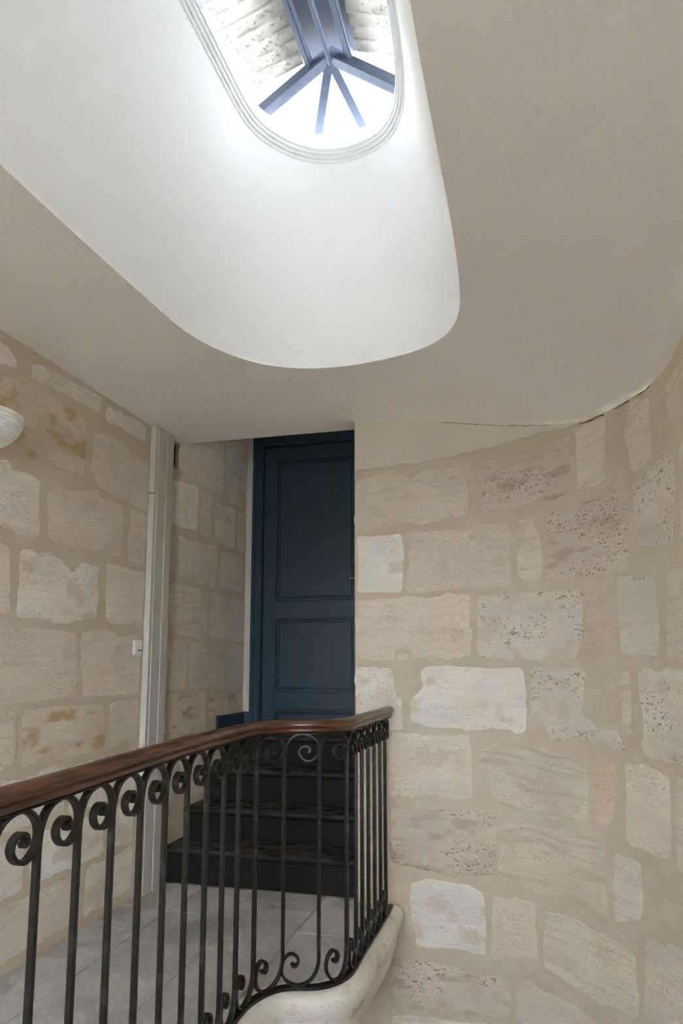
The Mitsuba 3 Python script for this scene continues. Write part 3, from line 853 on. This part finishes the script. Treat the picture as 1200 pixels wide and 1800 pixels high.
# ------------------------------------------------------------------ balustrade
ZTOP, ZBOT = 0.838, 0.012
hs = np.linspace(0, RS[-1] + 0.012, 330)
hpl = [(-0.012, 0.842), (-0.0185, 0.846), (-0.0200, 0.852), (-0.0165, 0.857), (-0.0180, 0.860), (-0.0240, 0.864), (-0.0255, 0.870), (-0.0235, 0.877), (-0.0165, 0.884), (-0.008, 0.8875)]
hpf = hpl + [(0.0, 0.8885)] + [(-a, b) for a, b in hpl[::-1]]
sm('balustrade__handrail', ring_sweep(np.stack([np.c_[rail(hs, np.full(len(hs), a)), b + dip(hs)] for a, b in hpf], 1)), 'm_wood', 50)
tag('balustrade__handrail', 'polished dark mahogany handrail')
for nm, z0, z1, w in (('top_strip', ZTOP, 0.842, 0.013), ('bottom_rail', 0.0005, ZBOT, 0.015)):
    pf = [(-w, z0), (-w, z1 - 0.002), (-w + 0.002, z1), (w - 0.002, z1), (w, z1 - 0.002), (w, z0)]
    sm('balustrade__' + nm, ring_sweep(np.stack([np.c_[rail(hs, np.full(len(hs), a)), b + (dip(hs) if z0 > 0.5 else 0 * hs)] for a, b in pf], 1)), 'm_iron', 30)
BT = [(0, -112), (0, -80), (3, -50), (19, -17), (59, 0), (99, -14), (117, -44), (112, -72), (84, -92), (57, -80), (49, -60), (62, -43), (80, -44), (87, -56), (79, -62)]
BB = [(-81, 70), (-72, 61), (-62, 71), (-66, 90), (-84, 100), (-105, 84), (-113, 50), (-97, 16), (-62, 0), (-27, 15), (-5, 52), (0, 80), (0, 112)]


def baluster(s, sp):
    k = sp / 0.119
    top = spline([(u / 1000 * k, ZTOP + z / 1000) for u, z in BT], 62)
    bot = spline([(u / 1000 * k, ZBOT + z / 1000) for u, z in BB], 54)
    path = np.vstack([bot, [(0, z) for z in np.linspace(ZBOT + 0.15, ZTOP - 0.15, 9)], top])
    n = len(path)
    t = np.gradient(path, axis=0)
    t /= np.linalg.norm(t, axis=1, keepdims=True)
    nr = np.c_[-t[:, 1], t[:, 0]]
    i = np.arange(n)
    end = np.minimum(i, n - 1 - i)
    th = np.interp(end, [0, 3, 9, 40, 60], [0.0058, 0.0050, 0.0038, 0.0046, 0.0061])       # half thickness: an eye at the scroll's end
    wd = np.interp(end, [0, 8, 40, 60], [0.0095, 0.0085, 0.0085, 0.0070])
    c = np.minimum(th, wd) * 0.30
    rg = []
    for a, b in ((-1, -1), (-1, 1), (1, 1), (1, -1)):
        for m in ((1, 0), (0, 1)) if (a * b > 0) else ((0, 1), (1, 0)):
            p = path + nr * (a * (th - c * m[0]))[:, None]
            w = b * (wd - c * m[1])
            rg.append(np.c_[rail(s + p[:, 0], w), p[:, 1] + dip(s + p[:, 0]) * np.clip((p[:, 1] - 0.2) / 0.4, 0, 1)])
    return ring_sweep(np.stack(rg, 1), True, True)


sA = rail_s(-0.628, 2.532)
BARS = [rail_s(-0.815, 2.387), rail_s(-0.700, 2.424), sA] + [sA + d for d in (0.112, 0.215, 0.318, 0.424, 0.532, 0.640)]
s0 = BARS[0]
for k in range(1, 19):
    BARS.insert(0, s0 - 0.126 - 0.1243 * (k - 1))
for s, s2 in zip(BARS, BARS[1:] + [BARS[-1] + 0.07]):
    sm('balustrade__baluster', baluster(s, s2 - s), 'm_iron', 40)
tag('balustrade', 'black wrought iron balustrade with scrolled balusters and mahogany handrail round the landing', 'railing')

# ------------------------------------------------------------------ wall lamp and switch
lr, ly, lzr = 0.165, 1.910, 1.927
pf = []
for a in np.linspace(0.06, 1.0, 24):
    pf.append((lr * math.sin(a * math.pi / 2) ** 0.85, -0.118 * math.cos(a * math.pi / 2) ** 1.1))
pf = np.array(pf)
den = spline(pf, 120)
tt = np.linspace(0, 1, 120)
den[:, 0] += 0.0024 * np.sin(tt * 2 * math.pi * 15)
inner = den[::-1] * (0.965, 0.95)
full = np.vstack([den, inner])
phi = np.linspace(-math.pi / 2, math.pi / 2, 44)
rg = np.array([[(XL + 0.003 + r * math.cos(f), ly + r * math.sin(f), lzr + z) for r, z in full] for f in phi])
sm('wall_lamp__bowl', ring_sweep(rg, True, True), 'm_lamp', 30)
sm('wall_lamp__wall_plate', box(XL - 0.002, XL + 0.012, ly - 0.05, ly + 0.05, lzr - 0.09, lzr - 0.01, 0.003), 'm_steel')
tag('wall_lamp', 'white ribbed half-bowl wall lamp on the left stone wall', 'wall lamp')

sm('wall_switch__body', box(XL - 0.004, XL + 0.007, 3.000, 3.074, 1.122, 1.196, 0.004), 'm_white')
sm('wall_switch__cover', box(XL + 0.006, XL + 0.011, 3.010, 3.070, 1.128, 1.190, 0.002), 'm_white')
sm('wall_switch__slot', box(XL + 0.009, XL + 0.0118, 3.033, 3.062, 1.1445, 1.1505), 'm_slot')
sm('wall_switch__line', box(XL + 0.009, XL + 0.0113, 3.030, 3.060, 1.134, 1.1355), 'm_trim')
tag('wall_switch__slot', 'small black slot')
tag('wall_switch', 'small white wall control with a black slot beside the pipe casing', 'switch')
